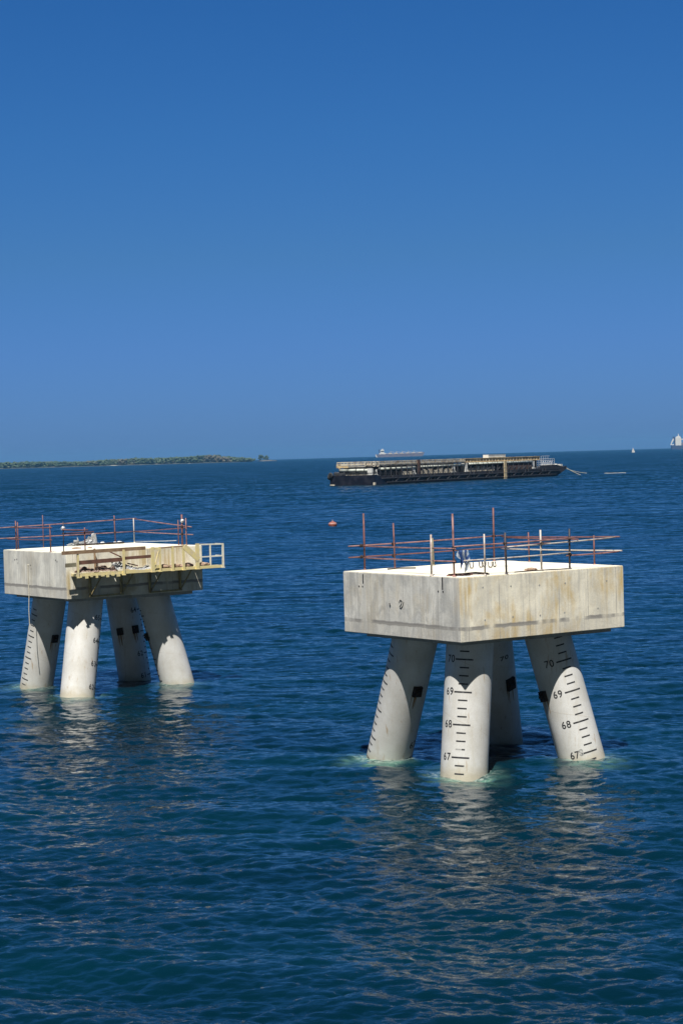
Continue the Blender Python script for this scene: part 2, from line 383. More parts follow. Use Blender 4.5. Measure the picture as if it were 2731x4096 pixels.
def lug(pile_obj, P, L, deg, w=.30, h=.34):
    m = MB(); e = P.pt(L, deg, RAD + .035); t = R(deg); nrm = P.ux * math.cos(t) + P.uy * math.sin(t); tan = P.ax.cross(nrm)
    def slab(c, a, b, d):
        m.hexa([c - tan * a - P.ax * b - nrm * d, c + tan * a - P.ax * b - nrm * d, c + tan * a - P.ax * b + nrm * d, c - tan * a - P.ax * b + nrm * d,
                c - tan * a + P.ax * b - nrm * d, c + tan * a + P.ax * b - nrm * d, c + tan * a + P.ax * b + nrm * d, c - tan * a + P.ax * b + nrm * d])
    slab(e, w / 2, h / 2, .06)
    slab(e + nrm * .08, w / 2 - .04, .035, .03); slab(e + nrm * .08 + P.ax * .1, w / 2 - .06, .02, .02)
    m.build('steel_lug', M['lug'], pile_obj)
    # rust run below the lug
    s = MB(); L0 = L - h / 2; dg = math.degrees(w / 2 / RAD)
    for i in range(5):
        a = deg + random.uniform(-dg, dg * .7); ww = random.uniform(.8, 2.6); ln = random.uniform(.15, .55)
        v = [s.bm.verts.new(P.pt(x, y, RAD + .003 + i * .0004)) for x, y in ((L0 + .03, a - ww), (L0 + .03, a + ww), (L0 - ln, a + ww * .3), (L0 - ln, a - ww * .3))]
        s.face(v)
    s.build('rust_run', M['rust_run'], pile_obj)
M['rust_run'] = worn('rust_stain', (.34, .17, .06), (.26, .20, .11), 10, .35, .65, .8)

def cap_mesh(parent, mat, seed):
    m = MB(); m.span((-HX, -HY, ZB), (HX, HY, ZT))
    bmesh.ops.bevel(m.bm, geom=m.bm.edges[:], offset=.022, segments=2, affect='EDGES')
    o = m.build('cap', mat, parent)
    return o

def slot(mb, v, z0, z1):       # formwork slot in the -x side
    mb.span((-HX - .006, v - .028, z0), (-HX + .01, v + .028, z1))
def face_dot(mb, v, z, r=.035):
    mb.tube([(-HX + .01, v, z), (-HX - .006, v, z)], r, 10)
def side_dot(mb, u, z, r=.03):
    mb.tube([(u, -HY + .01, z), (u, -HY - .005, z)], r, 10)

# ---- right pier
pr = empty('mooring_dolphin', (*PIER_R, 0), YAW)
tag(pr, 'larger concrete pier at right, stained concrete cap on four white numbered piles', 'pier', 'concrete piers standing in the sea')
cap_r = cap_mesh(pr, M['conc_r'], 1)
for v, za, zb in ((1.95, .36, .06), (-2.22, .40, .02)):
    m = MB(); slot(m, v, ZT - za, ZT - zb); m.build('form_slot', M['mark'], cap_r)
for v in (2.18, 1.98, -2.0, -2.24):
    m = MB(); face_dot(m, v, ZT - .46, .03); m.build('tie_hole', M['mark'], cap_r)
m = MB()                          # hand-painted squiggle on the grey side
def squig(pts, w=.03):
    for a, b in zip(pts, pts[1:]):
        m.beam((-HX - .003, a[0], ZT + a[1]), (-HX - .003, b[0], ZT + b[1]), .012, w, (1, 0, 0))
squig([(.02, -.90), (-.05, -.80), (-.13, -.84), (-.10, -.93), (0, -1.02), (-.06, -1.07), (-.16, -1.0), (-.22, -.86)])
m.build('painted_mark', M['mark'], cap_r); m = MB()
squig([(.52, -.93), (.48, -1.02)], .06)
m.build('painted_mark', M['mark'], cap_r)
for u, z in ((-2.45, -.35), (-1.35, -.38), (-.2, -.42), (.85, -.42), (2.6, -.45), (-2.4, -1.35), (-1.3, -1.33), (-.2, -1.36), (.8, -1.34), (2.2, -1.3)): m = MB(); side_dot(m, u, ZT + z, .028); m.build('tie_hole', M['soffit'], cap_r)
m = MB()
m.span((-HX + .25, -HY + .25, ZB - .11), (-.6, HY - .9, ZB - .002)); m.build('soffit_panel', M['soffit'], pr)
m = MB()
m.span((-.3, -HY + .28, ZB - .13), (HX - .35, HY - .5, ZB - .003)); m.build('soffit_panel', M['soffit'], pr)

pf = Pile(PILES_R['front']); o = build_pile(pr, pf, 'pile with large painted depth scale facing the viewer')
marks(o, pf, -140, .53, (-2, 13), (('67', 0), ('68', 4), ('69', 8), ('70', 12)), num_deg=-177, faded=(1,))
pl = Pile(PILES_R['left']); o = build_pile(pr, pl)
marks(o, pl, 161, .73, (-4, 13), wmaj=20, wmin=11)
t = MB(); text_on(t, pl, '67', .77, -66, .24); t.build('depth_numeral', M['mark'], o)
lug(o, pl, 2.78, -96)
pp = Pile(PILES_R['right']); o = build_pile(pr, pp)
marks(o, pp, -105.5, .26, (-2, 15), (('67', 0), ('68', 4), ('69', 8), ('70', 12)), num_deg=-145.5)
t = MB(); text_on(t, pp, '8', .30, -128, .22); t.build('ghost_numeral', M['mark_faded'], o)
lug(o, pp, 2.30, 172)
pb = Pile(PILES_R['back']); o = build_pile(pr, pb)
t = MB(); text_on(t, pb, '70', 3.54, -92, .16, 1.5); t.build('depth_numeral', M['mark'], o)
lug(o, pb, 2.5, -82, .34, .42)

# ---- left pier
pq = empty('mooring_dolphin', (*PIER_L, 0), YAW)
tag(pq, 'farther concrete pier at left carrying the yellow work platform', 'pier', 'concrete piers standing in the sea')
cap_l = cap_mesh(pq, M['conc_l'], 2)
for v_, z_, r_ in ((-2.1, .34, .035), (-2.22, .40, .03), (1.9, .42, .04), (1.7, .40, .035), (.35, .62, .03), (.3, .78, .025)):
    m = MB(); face_dot(m, v_, ZT - z_, r_); m.build('tie_hole', M['mark'], cap_l)
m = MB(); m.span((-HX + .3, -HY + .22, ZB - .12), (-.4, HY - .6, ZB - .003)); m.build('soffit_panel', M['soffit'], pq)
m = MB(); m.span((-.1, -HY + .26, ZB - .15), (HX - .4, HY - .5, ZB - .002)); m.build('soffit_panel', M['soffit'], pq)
pf = Pile(PILES_L['front']); o = build_pile(pq, pf)
marks(o, pf, -32, .37, (-1, 14), (('62', 0), ('63', 4), ('64', 8), ('65', 12)), num_deg=-66, wmaj=20)
pl = Pile(PILES_L['left']); o = build_pile(pq, pl)
marks(o, pl, -170, .40, (-1, 13), wmaj=17, wmin=10)
lug(o, pl, 2.48, -79)
pp = Pile(PILES_L['right']); o = build_pile(pq, pp)
marks(o, pp, 163, .37, (-1, 13), wmaj=21, wmin=13)
lug(o, pp, 2.42, 166)
pb = Pile(PILES_L['back']); o = build_pile(pq, pb)
marks(o, pb, -44, .17, (0, 14), (('61', 0), ('62', 4), ('64', 12)), num_deg=-83)
lug(o, pb, 2.31, -143, .28, .32); lug(o, pb, 2.30, -89, .28, .36)

# hanging rope on the left side of the left pier
m = MB(); m.tube([(-HX - .03, .55, ZT - .62), (-HX - .035, .555, ZT - 1.3), (-HX - .03, .54, ZB), (-HX - .05, .56, ZB - .6), (-HX - .04, .55, ZB - 1.35)], .017, 6)
m.tube([(-HX + .01, .55, ZT - .62), (-HX - .05, .55, ZT - .62)], .03, 6)
o = m.build('rope', M['rope'], None); o.location = (*PIER_L, 0); o.rotation_euler = (0, 0, YAW)
tag(o, 'thin pale rope hanging down the plain side of the left pier cap', 'rope')

# ---- scaffold railings
def railing(base, label, posts, rails, clamps, zoff=0):
    t = empty('scaffold_railing', (*base, ZT), YAW); tag(t, label, 'railing', 'scaffold tube railings on the pier caps')
    for x, y, h, mat, r in posts:
        x = max(-HX + .05, min(HX - .05, x)); y = max(-HY + .05, min(HY - .05, y))
        m = MB(); jx, jy = random.uniform(-.02, .02), random.uniform(-.02, .02)
        r *= .86; m.tube([(x, y, -.004), (x + jx * .5, y + jy * .5, h * .5), (x + jx, y + jy, h)], r, 10); m.lathe([(r * 2.1, 0), (r * 2.1, .012), (r * 1.2, .014), (r * 1.2, .05)], 10, (x, y, -.002))
        m.build('post', M[mat], t)
    for p, q, mat, r in rails:
        r *= .88; m = MB(); p, q = Vector(p), Vector(q); mid = (p + q) / 2 - Vector((0, 0, .012)); m.tube([p, p.lerp(mid, .5) - Vector((0, 0, .003)), mid, q.lerp(mid, .5) - Vector((0, 0, .003)), q], r, 8); m.build('rail', M[mat], t)
    for x, y, z, s in clamps:
        m = MB(); m.tube([(x - s, y, z), (x + s, y, z)], s * .9, 8); m.tube([(x, y, z - s * 1.1), (x, y, z + s * 1.1)], s * .8, 8); m.build('coupler', M['galv'] if s > .055 else M['lug'], t)
    return t
E1, E2 = HX - .06, HY - .06
railing(PIER_R, 'scaffold tubes around the right pier cap, mixed rusty red, white and black posts', [
    (-2.5, E2, 1.86, 'rust_tube', .034), (-1.45, E2 - .25, 1.5, 'rust_tube', .03), (-E1, -1.61, 1.27, 'white_tube', .034), (-3.17, -2.60, 1.92, 'pink_tube', .034),
    (-2.3, -E2, 1.27, 'white_tube', .03), (E1 - .3, E2, 1.84, 'rust_tube', .034), (-1.46, -E2, 1.27, 'black_tube', .034), (.18, -2.75, 1.28, 'white_tube', .034),
    (1.21, -2.9, 1.27, 'black_tube', .034), (E1, -1.77, .95, 'rust_tube', .03), (E1, 1.5, 1.0, 'rust_tube', .026), (E1, 2.77, .92, 'rust_tube', .026), (.23, E2 - .15, .92, 'wood_g', .045)],
    [((-3.1, E2 + .05, .80), (3.45, E2 + .06, .86), 'pink_tube', .024), ((-3.1, E2 + .05, .43), (3.4, E2 + .05, .46), 'rust_tube', .024),
     ((-2.5, E2 + .42, .78), (-3.22, -2.75, .86), 'pink_tube', .024), ((-2.5, E2 + .42, .40), (-3.24, -2.75, .47), 'pink_tube', .024),
     ((-3.25, -2.72, .92), (1.35, -3.02, .98), 'pink_tube', .026), ((-1.4, -2.93, .82), (3.3, -2.75, .90), 'white_tube', .024), ((-3.1, -2.66, .80), (.6, -2.72, .86), 'rust_tube', .022),
     ((-2.95, -2.80, .48), (1.2, -2.96, .52), 'white_tube', .024), ((1.05, -2.93, .43), (3.4, -2.82, .44), 'pink_tube', .026),
     ((3.33, 3.0, .82), (3.36, -2.9, .92), 'rust_tube', .025), ((3.36, 3.1, .40), (3.4, -2.95, .47), 'white_tube', .026), ((E1, 2.8, .80), (1.6, -2.9, .92), 'rust_tube', .022)],
    [(-2.6, E2 + .02, .80, .05), (-2.6, E2 + .02, .43, .05), (-3.17, -2.62, .88, .05), (-3.17, -2.62, .47, .05), (-1.46, -2.98, .94, .05), (.18, -2.8, .85, .05), (1.21, -2.92, .97, .05), (1.21, -2.92, .46, .05), (-1.45, E2 - .2, .81, .05), (-1.45, E2 - .2, .42, .05), (3.0, E2 + .02, .86, .05)])
railing(PIER_L, 'rusty red scaffold tubes around the left pier cap with two white clamps', [
    (-2.91, 2.6, 1.28, 'rust_tube', .03), (-2.62, E2, 1.21, 'rust_tube', .03), (-E1, -1.54, 1.19, 'rust_tube', .03), (-1.37, E2, 1.47, 'rust_tube', .022), (-E1, -2.76, 1.31, 'black_tube', .026),
    (-2.31, -2.85, 1.03, 'rust_tube', .03), (2.31, E2, 1.31, 'rust_tube', .03), (E1, 2.95, 1.14, 'white_tube', .028), (3.04, -1.88, 1.36, 'rust_tube', .045), (3.16, -2.05, 1.2, 'pink_tube', .03), (2.93, -1.75, 1.12, 'rust_tube', .026)],
    [((-3.5, 3.15, .98), (3.5, 3.1, 1.13), 'pink_tube', .024), ((-3.6, 3.2, .50), (3.45, 3.05, .52), 'pink_tube', .024), ((-3.0, 2.9, .98), (-3.3, -1.75, 1.05), 'rust_tube', .026), ((-3.05, 3.2, .46), (-3.3, -1.7, .52), 'rust_tube', .022),
     ((-3.34, -2.8, .98), (-2.2, -2.95, .92), 'rust_tube', .032), ((-3.3, -2.7, .82), (-1.9, -2.9, .83), 'rust_tube', .028), ((3.3, 3.1, 1.12), (3.3, -2.3, .80), 'pink_tube', .024), ((3.25, 2.9, .52), (3.3, -2.4, .46), 'pink_tube', .024), ((3.22, 3.0, .52), (3.1, -2.2, .78), 'rust_tube', .02),
     ((3.3, 2.9, .06), (2.9, -1.6, .20), 'galv', .016)],
    [(-E1, -2.76, 1.03, .075), (3.06, -1.9, 1.08, .07), (-2.91, 2.6, 1.0, .045), (-2.91, 2.6, .48, .045), (2.31, E2 + .02, 1.1, .045), (2.31, E2 + .02, .52, .045), (3.04, -1.88, .82, .05), (3.04, -1.88, .5, .05)])

# ---- small things on the right cap
def on_pier(o, c, z=ZT): o.location = (c[0], c[1], z); o.rotation_euler = (0, 0, YAW); return o
def cloth(pts_top, drop, mat_cycle, wob, thick, seed):
    r = random.Random(seed); n = len(pts_top); rows = 9; bm = bmesh.new(); g = []
    for i in range(rows):
        row = []
        for k, p in enumerate(pts_top):
            dd = drop[k] * i / (rows - 1); w = wob * math.sin(k * 1.9 + i * .35 + seed) * (.35 + i / rows)
            row.append(bm.verts.new((p[0] + w * .7 + r.uniform(-.008, .008), p[1] - w + r.uniform(-.008, .008), p[2] - dd)))
        g.append(row)
    for i in range(rows - 1):
        for k in range(n - 1):
            f = bm.faces.new((g[i][k], g[i][k + 1], g[i + 1][k + 1], g[i + 1][k])); f.smooth = True; f.material_index = mat_cycle(k, i)
    res = bmesh.ops.solidify(bm, geom=bm.faces[:], thickness=thick)
    me = bpy.data.meshes.new('cloth'); bm.to_mesh(me); bm.free(); return me
top = [(-3.1 + .045 * k, -2.70 - .010 * k, .86) for k in range(9)]
me = cloth(top, [.20, .28, .62, .58, .30, .70, .66, .60, .34], lambda k, i: 1 if (k in (0, 4) or (k >= 5 and i > 4) or (k == 7 and i < 3)) else 0, .035, .02, 3)
me.materials.append(M['rag_b']); me.materials.append(M['rag_w'])
o = bpy.data.objects.new('rag', me); col.objects.link(o); on_pier(o, PIER_R, ZT - .06)
tag(o, 'blue and white rag hung over the scaffold rail of the right pier', 'cloth')
loop_spots = [(-.22, .25, .17, .11, .4, 'nearest to the blue rag, upright'), (.25, .35, .17, .12, .9, 'second from the right end of its row'), (.52, .51, .14, .10, .1, 'middle of its row, leaning'), (.36, 0., .17, .13, .7, 'near the right end, wide'), (.62, .1, .16, .10, 1.2, 'last at the right end of its row')]
labs = ['dark steel lifting loop on the right cap, nearest the blue rag and standing apart', 'dark steel lifting loop on the right cap, second in the row from the blue rag', 'dark steel lifting loop at the back of the row on the right cap', 'widest dark steel lifting loop in the row on the right cap', 'dark steel lifting loop farthest right in the row on the right cap']
for (x, y, h, w, a, _), lb in zip(loop_spots, labs):
    m = MB(); m.tube([(-w / 2 - .02, 0, h), (-w / 2, 0, h * .9), (-w / 2, 0, .05), (-w * .25, 0, -.002), (w * .25, 0, -.002), (w / 2, 0, .05), (w / 2, .03, h * .9), (w / 2 + .02, .03, h)], .017, 7)
    o = m.build('lifting_loop', M['lug']); wx, wy = to_world(PIER_R, x, y); o.location = (wx, wy, ZT + .017); o.rotation_euler = (0, 0, YAW - .6 + a * .5)
    tag(o, lb, 'lifting loop', 'steel loops cast into the right pier cap')
def rod(name, pts, r, mat, c, label, cat, group=None):
    m = MB(); m.tube(pts, r, 6); o = m.build(name, M[mat]); on_pier(o, c, ZT + r); tag(o, label, cat, group); return o
rg = 'steel bars lying on the right pier cap'
rod('steel_bar', [(-2.95, -2.05, 0), (-2.6, -2.2, .02), (-2.3, -2.55, .03), (-2.0, -2.85, 0)], .022, 'lug', PIER_R, 'bent dark steel bar lying by the near corner post of the right pier', 'steel bar', rg)
rod('steel_bar', [(-3.15, -2.2, 0), (-2.75, -2.35, 0), (-2.45, -2.6, .015)], .018, 'rust_tube', PIER_R, 'short rusty bar on the front corner of the right pier cap', 'steel bar', rg)
rod('steel_bar', [(-2.75, -1.75, 0), (-2.45, -2.1, .02), (-2.15, -2.35, .05), (-1.8, -2.55, .01)], .018, 'lug', PIER_R, 'curved dark bar behind the white post on the right pier', 'steel bar', rg)
rod('steel_bar', [(-.9, -2.72, 0), (-.3, -2.78, .01), (1.12, -2.93, 0)], .016, 'lug', PIER_R, 'long thin bar lying between the two black posts and the cap edge', 'steel bar', rg)
rod('steel_bar', [(-2.1, 2.3, 0), (-1.75, 2.15, .02), (-1.2, 1.95, .0)], .022, 'lug', PIER_R, 'dark bar lying beside the left rear posts of the right pier', 'steel bar', rg)
def lumpy(name, pts, mat, seed, n=12):
    """pts: (x,y,z,rx,ry,rz) lumps fused into one uneven heap"""
    r = random.Random(seed); bm = bmesh.new()
    for (x, y, z, a, b, c) in pts:
        res = bmesh.ops.create_icosphere(bm, subdivisions=2, radius=1)
        for v in res['verts']:
            k = r.uniform(.8, 1.15); v.co = Vector((x + v.co.x * a * k, y + v.co.y * b * k, max(0., z + v.co.z * c * k)))
    me = bpy.data.meshes.new(name); bm.to_mesh(me); bm.free(); me.materials.append(M[mat]); o = bpy.data.objects.new(name, me); col.objects.link(o); return o
o = lumpy('rubble', [(.15, -2.24, .03, .12, .1, .06), (.28, -2.3, .02, .09, .08, .05), (.02, -2.2, .02, .07, .08, .04)], 'sack', 4); on_pier(o, PIER_R); tag(o, 'small brown heap of rubble between the black posts on the right cap', 'rubble')

# ---- white plastic on the left cap
def sheet(name, prof, thick, mat, seed):
    """upright crumpled sheet: prof = (s, height) along a path"""
    r = random.Random(seed); bm = bmesh.new(); g = []
    for i, (x, y, h) in enumerate(prof):
        g.append([bm.verts.new((x + r.uniform(-.05, .05) * (k > 0), y + r.uniform(-.05, .05) * (k > 0), h * k / 5)) for k in range(6)])
    for a, b in zip(g, g[1:]):
        for k in range(5): bm.faces.new((a[k], b[k], b[k + 1], a[k + 1]))
    bmesh.ops.solidify(bm, geom=bm.faces[:], thickness=thick)
    me = bpy.data.meshes.new(name); bm.to_mesh(me); bm.free(); me.materials.append(M[mat]); o = bpy.data.objects.new(name, me); col.objects.link(o); return o
pro = []
for a, h in ((0, .13), (.15, .16), (.3, .15), (.32, .29), (.50, .27), (.55, .43), (.60, .21), (.80, .20), (1.0, .30), (1.1, .43), (1.18, .38), (1.21, .54), (1.32, .56), (1.42, .52), (1.48, .10)):
    pro.append((-.25 + a * 1.02, 2.86 - .06 * math.sin(a * 6), h))
o = sheet('plastic_sheet', pro, .05, 'tarp', 5); on_pier(o, PIER_L, ZT - .01); tag(o, 'torn white plastic sheet standing upright on the left pier cap', 'plastic sheet')
o = lumpy('plastic_sheet', [(1.35 + .22 * k, 2.85 + .06 * math.sin(k * 2.), .02, .15 + .04 * math.sin(k * 3.), .14, .07 + .04 * math.sin(k * 1.7)) for k in range(6)], 'tarp', 9); on_pier(o, PIER_L)
tag(o, 'low crumpled white plastic sheet along the rear edge of the left cap', 'plastic sheet')
m = MB(); m.beam((.1, 2.62, .05), (2.6, 2.7, .05), .05, .07); o = m.build('steel_bar', M['lug']); on_pier(o, PIER_L); tag(o, 'long dark strip lying in front of the white plastic on the left cap', 'steel bar')  # narrow dark strip in front of the white plastic
o = lumpy('rubble', [(-1.2, .1, .02, .25, .08, .05), (-.6, .0, .02, .12, .07, .04)], 'sack', 14); on_pier(o, PIER_L); tag(o, 'flat grey rubble in the middle of the left pier cap', 'rubble')

# ---- yellow work platform hung on the left pier
plat = empty('work_platform', (*to_world(PIER_L, -HX + .2, -HY - .02), ZT - 1.0), YAW)
tag(plat, 'cream yellow steel access platform with handrails hung on the side of the left pier', 'platform')
PW, PL = .60, 7.2
m = MB(); 
for k in range(18):
    if k in (1, 4): continue
    m.span((k * .4 + .01, -PW + .05, .045), (k * .4 + .38, -.03, .08))
m.build('deck', M['wood_g'], plat)
m = MB(); m.span((0, -PW, 0), (PL, -PW + .07, .12)); m.span((0, -.06, 0), (PL, 0, .1)); 
for x in (0.001, 1.8, 3.6, 5.4, PL - .061): m.span((x, -PW + .07, .0), (x + .06, -.06, .1))
for k in range(9): m.span((.1 + k * .25, -PW - .015, -.05 - .05 * (k % 2)), (.1 + k * .25 + random.uniform(.08, .2), -PW + .0, .02 + .02 * (k % 3)))
m.build('edge_beam', M['yellow'], plat)
def post(x, h, w, mat, y=-PW - .03):
    m = MB(); f = -.06 if x < 3 else -.012; m.span((x - w / 2, y - .03, f + .01), (x + w / 2, y + .03, h)); m.span((x - w / 2 - .03, y - .04, f), (x + w / 2 + .03, y + .04, f + .03)); m.build('railing_post', M[mat], plat)
for x, h, w, mat in ((.02, 1.02, .075, 'yellow'), (2.2, 1.03, .09, 'yellow'), (3.62, 1.07, .15, 'yellow'), (3.98, 1.07, .08, 'yellow'), (4.6, 1.08, .09, 'yellow'), (5.15, 1.1, .10, 'yellow'), (5.85, 1.12, .16, 'yellow'), (PL - .05, 1.07, .085, 'cream')): post(x, h, w, mat)
post(6.85, 1.05, .055, 'cream', -.05)
m = MB(); m.span((3.70, -PW - .035, .95), (3.94, -PW - .015, 1.05)); m.span((3.70, -PW - .035, .15), (3.94, -PW - .015, .28)); m.beam((3.72, -PW - .03, .3), (3.92, -PW - .03, .92), .03, .07, (0, 1, 0)); m.build('gate_panel', M['yellow'], plat)
m = MB(); m.beam((3.99, -PW - .03, 1.02), (5.1, -PW - .03, 1.04), .05, .06); m.build('top_rail', M['wood'], plat)
m = MB(); m.beam((5.9, -PW - .03, 1.07), (PL - .06, -PW - .03, 1.04), .05, .06); m.build('top_rail', M['cream'], plat)
m = MB(); m.beam((5.93, -PW - .03, .52), (PL - .06, -PW - .03, .52), .045, .05); m.build('mid_rail', M['cream'], plat)
m = MB(); m.beam((PL - .05, -PW, 1.04), (PL - .05, -.02, 1.04), .045, .05); m.beam((PL - .05, -PW, .52), (PL - .05, -.02, .52), .045, .05); m.beam((6.85, -.05, .5), (PL - .05, -.05, .5), .04, .04); m.beam((6.6, -.05, 1.03), (PL - .05, -.05, 1.03), .04, .04); m.build('end_rail', M['cream'], plat)
m = MB(); m.beam((5.18, -PW - .05, 1.03), (5.9, -PW - .05, .42), .04, .24, (0, 0, 1)); m.build('diagonal_brace', M['yellow'], plat)
for x in (.85, 2.35, 3.75, 5.25):
    m = MB(); m.beam((x, -.08, -.02), (x, -.08, -.92), .09, .09); m.beam((x - .32 if x < 4.5 else x - .2, -PW + .08, -.02), (x, -.10, -.88), .05, .05); m.beam((x + .34, -PW + .08, -.02), (x + .02, -.10, -.86), .05, .05); m.beam((x, -PW + .05, -.03), (x, -.1, -.03), .06, .06)
    m.build('bracket', M['olive'], plat)
for a, b in ((.80, 2.40), (3.70, 5.30)):
    m = MB(); m.beam((a, -.14, -.90), (b, -.14, -.88), .08, .07); m.build('tie_bar', M['olive'], plat)
def board(p, q, w, h, mat, label, group='loose timber on the work platform'):
    m = MB(); m.beam(p, q, w, h); o = m.build('timber_board', M[mat]); o.location = plat.location; o.rotation_euler = plat.rotation_euler; tag(o, label, 'timber board', group); return o
board((-.75, -PW - .08, 1.03), (3.3, -PW + .02, 1.05), .03, .15, 'wood', 'long brown board along the top of the platform railing')
board((.06, -PW + .03, .58), (2.15, -PW + .03, .62), .035, .17, 'wood_d', 'dark red brown board fixed as mid rail at the left end of the platform')
board((2.27, -PW + .03, .66), (3.58, -PW + .03, .68), .035, .13, 'wood_d', 'dark brown mid rail board in the middle of the platform')
board((-.55, -PW + .03, .50), (-.04, -PW + .03, .51), .035, .17, 'wood_g', 'short grey green board end sticking out at the left end of the platform')
board((1.0, -.30, .09), (1.08, -.12, 1.12), .13, .03, 'wood', 'upright plank leaning on the cap behind the dark mid rail board')
board((1.75, -.12, .98), (2.15, -.50, .72), .05, .05, 'wood_d', 'short dark stick leaning against the second yellow post')
board((2.55, -.3, .42), (2.95, -.5, .30), .05, .05, 'wood_d', 'short dark stick lying on the grey white plastic on the platform')
board((.25, -.1, .1), (.3, -.05, .95), .08, .03, 'wood', 'narrow upright lath behind the first yellow post of the platform')
def crumple(name, x0, x1, y0, y1, hfun, mat, seed, label, cat):
    r = random.Random(seed); bm = bmesh.new(); nx, ny = 26, 6; g = []
    for i in range(nx + 1):
        row = []
        for k in range(ny + 1):
            e = math.sin(math.pi * k / ny); hh = hfun(i / nx) * (.35 + .65 * e) * r.uniform(.65, 1.25)
            row.append(bm.verts.new((x0 + (x1 - x0) * i / nx + r.uniform(-.03, .03), y0 + (y1 - y0) * k / ny + r.uniform(-.02, .02), .085 + hh)))
        g.append(row)
    for i in range(nx):
        for k in range(ny): bm.faces.new((g[i][k], g[i + 1][k], g[i + 1][k + 1], g[i][k + 1]))
    bmesh.ops.solidify(bm, geom=bm.faces[:], thickness=.03)
    me = bpy.data.meshes.new(name); bm.to_mesh(me); bm.free(); me.materials.append(M[mat]); o = bpy.data.objects.new(name, me); col.objects.link(o)
    o.location = plat.location; o.rotation_euler = plat.rotation_euler; tag(o, label, cat); return o
crumple('tarpaulin', .1, 1.9, -PW + .07, -.06, lambda t: .16 + .13 * abs(math.sin(t * 7)), 'tarp_p', 21, 'dusty pink brown tarpaulin heaped at the left end of the platform', 'tarpaulin')
crumple('plastic_sheet', 1.85, 3.55, -PW + .07, -.04, lambda t: .26 + .14 * math.sin(t * 5 + 1), 'tarp', 22, 'grey white plastic sheet heaped in the middle of the platform', 'plastic sheet')
for k, (x, lb) in enumerate(((4.3, 'brown sack beside the gate panel on the platform'), (4.95, 'flattest brown sack, under the short brown rail of the platform'), (5.5, 'brown sack behind the diagonal yellow brace'), (6.35, 'pale brown sack nearest the white end rail'))):
    r = random.Random(k); o = lumpy('sack', [(r.uniform(-.05, .05), 0, .09, .26, .17, .12), (.18, .04, .07, .18, .16, .10), (-.2, -.03, .07, .16, .14, .09)], 'sack' if k != 2 else 'tarp_p', 30 + k)
    o.location = plat.location + Vector((*to_world((0, 0), x, -.28), .08)); o.rotation_euler = plat.rotation_euler; tag(o, lb, 'sack', 'sacks on the work platform')

# ------------------------------------------------------------------ buoy
m = MB(); m.lathe([(.05, -.45), (.40, -.36), (.60, -.1), (.62, .12), (.52, .30), (.34, .42), (.16, .48), (.10, .52)], 20)
b = m.build('mooring_buoy', worn('faded_orange', (.32, .10, .07), (.22, .07, .05), 4, rough=.5)); b.location = (-1.32, 284., .12)
tag(b, 'small faded orange buoy floating alone between the piers and the barge', 'buoy')
m = MB(); m.lathe([(.13, .5), (.12, .56), (.05, .60), (.05, .66)], 12); m.tube([(0, -.09, .66), (0, -.06, .74), (0, .06, .74), (0, .09, .66)], .025, 6); m.build('lifting_eye', worn('pale_buoy_top', (.38, .25, .24), (.3, .2, .19), 5), b)
m = MB(); m.lathe([(.585, .16), (.60, .17), (.535, .29), (.52, .285)], 20); m.build('band', worn('pale_band', (.50, .30, .27), (.4, .2, .18), 6), b)

# ------------------------------------------------------------------ barge
BA = R(55); BO = (11.2, 661., 0)
M['navy'] = worn('barge_black_paint', (.005, .006, .014), (.02, .02, .03), .5, rough=.45, bd=.05)
M['hull'] = worn('barge_dark_hull', (.016, .017, .022), (.035, .03, .03), .35, .42, .62, .6, bd=.05)
M['boot'] = worn('red_grey_boot', (.24, .17, .16), (.14, .12, .12), .3, .4, .65, .7)
M['fend'] = worn('barge_fender_steel', (.055, .057, .066), (.03, .028, .028), .6, rough=.6)
M['pipe'] = worn('pale_green_pipe', (.60, .63, .56), (.36, .38, .33), .4, rough=.55)
M['truss'] = worn('weathered_pale_steel', (.60, .55, .45), (.34, .27, .19), .6, rough=.65)
M['tan'] = worn('tan_steel', (.64, .49, .27), (.42, .30, .17), .5, .45, .65, .6)
M['white_s'] = worn('white_ship_paint', (.68, .68, .65), (.52, .48, .42), .5, .5, .75, .45)
M['brown_s'] = worn('brown_steel', (.10, .055, .04), (.06, .04, .035), 1.2, rough=.7)
M['rubber'] = worn('tyre_rubber', (.02, .02, .02), (.05, .05, .05), 3, rough=.8)
barge = empty('barge', BO, BA); tag(barge, 'long dark barge moored in the distance behind the piers', 'barge')
BW = 17.5
m = MB(); m.prism([(0, -1.5), (121, -1.5), (133.5, 2.6), (133.5, 3.7), (127, 3.2), (0, 3.0)], 0, BW); hull = m.build('hull', M['hull'], barge)
m = MB(); m.span((-.3, -.3, -.6), (-.002, BW + .3, 3.4)); m.build('stern_plating', M['navy'], barge)
m = MB(); m.prism([(-.3, -.6), (9.2, -.6), (1.4, 3.4), (-.3, 3.4)], -.35, -.301); m.build('quarter_triangle', M['navy'], barge)  # dark triangular panel on the side next to the stern
m = MB(); m.span((-.42, -.42, -.5), (.3, .2, .9)); m.build('draft_mark', M['truss'], barge)
m = MB(); m.span((-.42, BW - 1.6, -.5), (-.301, BW + .3, .45)); m.build('draft_mark', M['truss'], barge)
m = MB(); m.span((9, -.12, -.5), (121, -.003, .34)); m.build('boot_stripe', M['boot'], barge)
for z, x0, x1 in ((2.15, 4.2, 128), (.80, 7, 124)):
    m = MB(); m.span((x0, -.65, z - .15), (x1, -.005, z + .15)); m.build('fender_beam', M['fend'], barge)
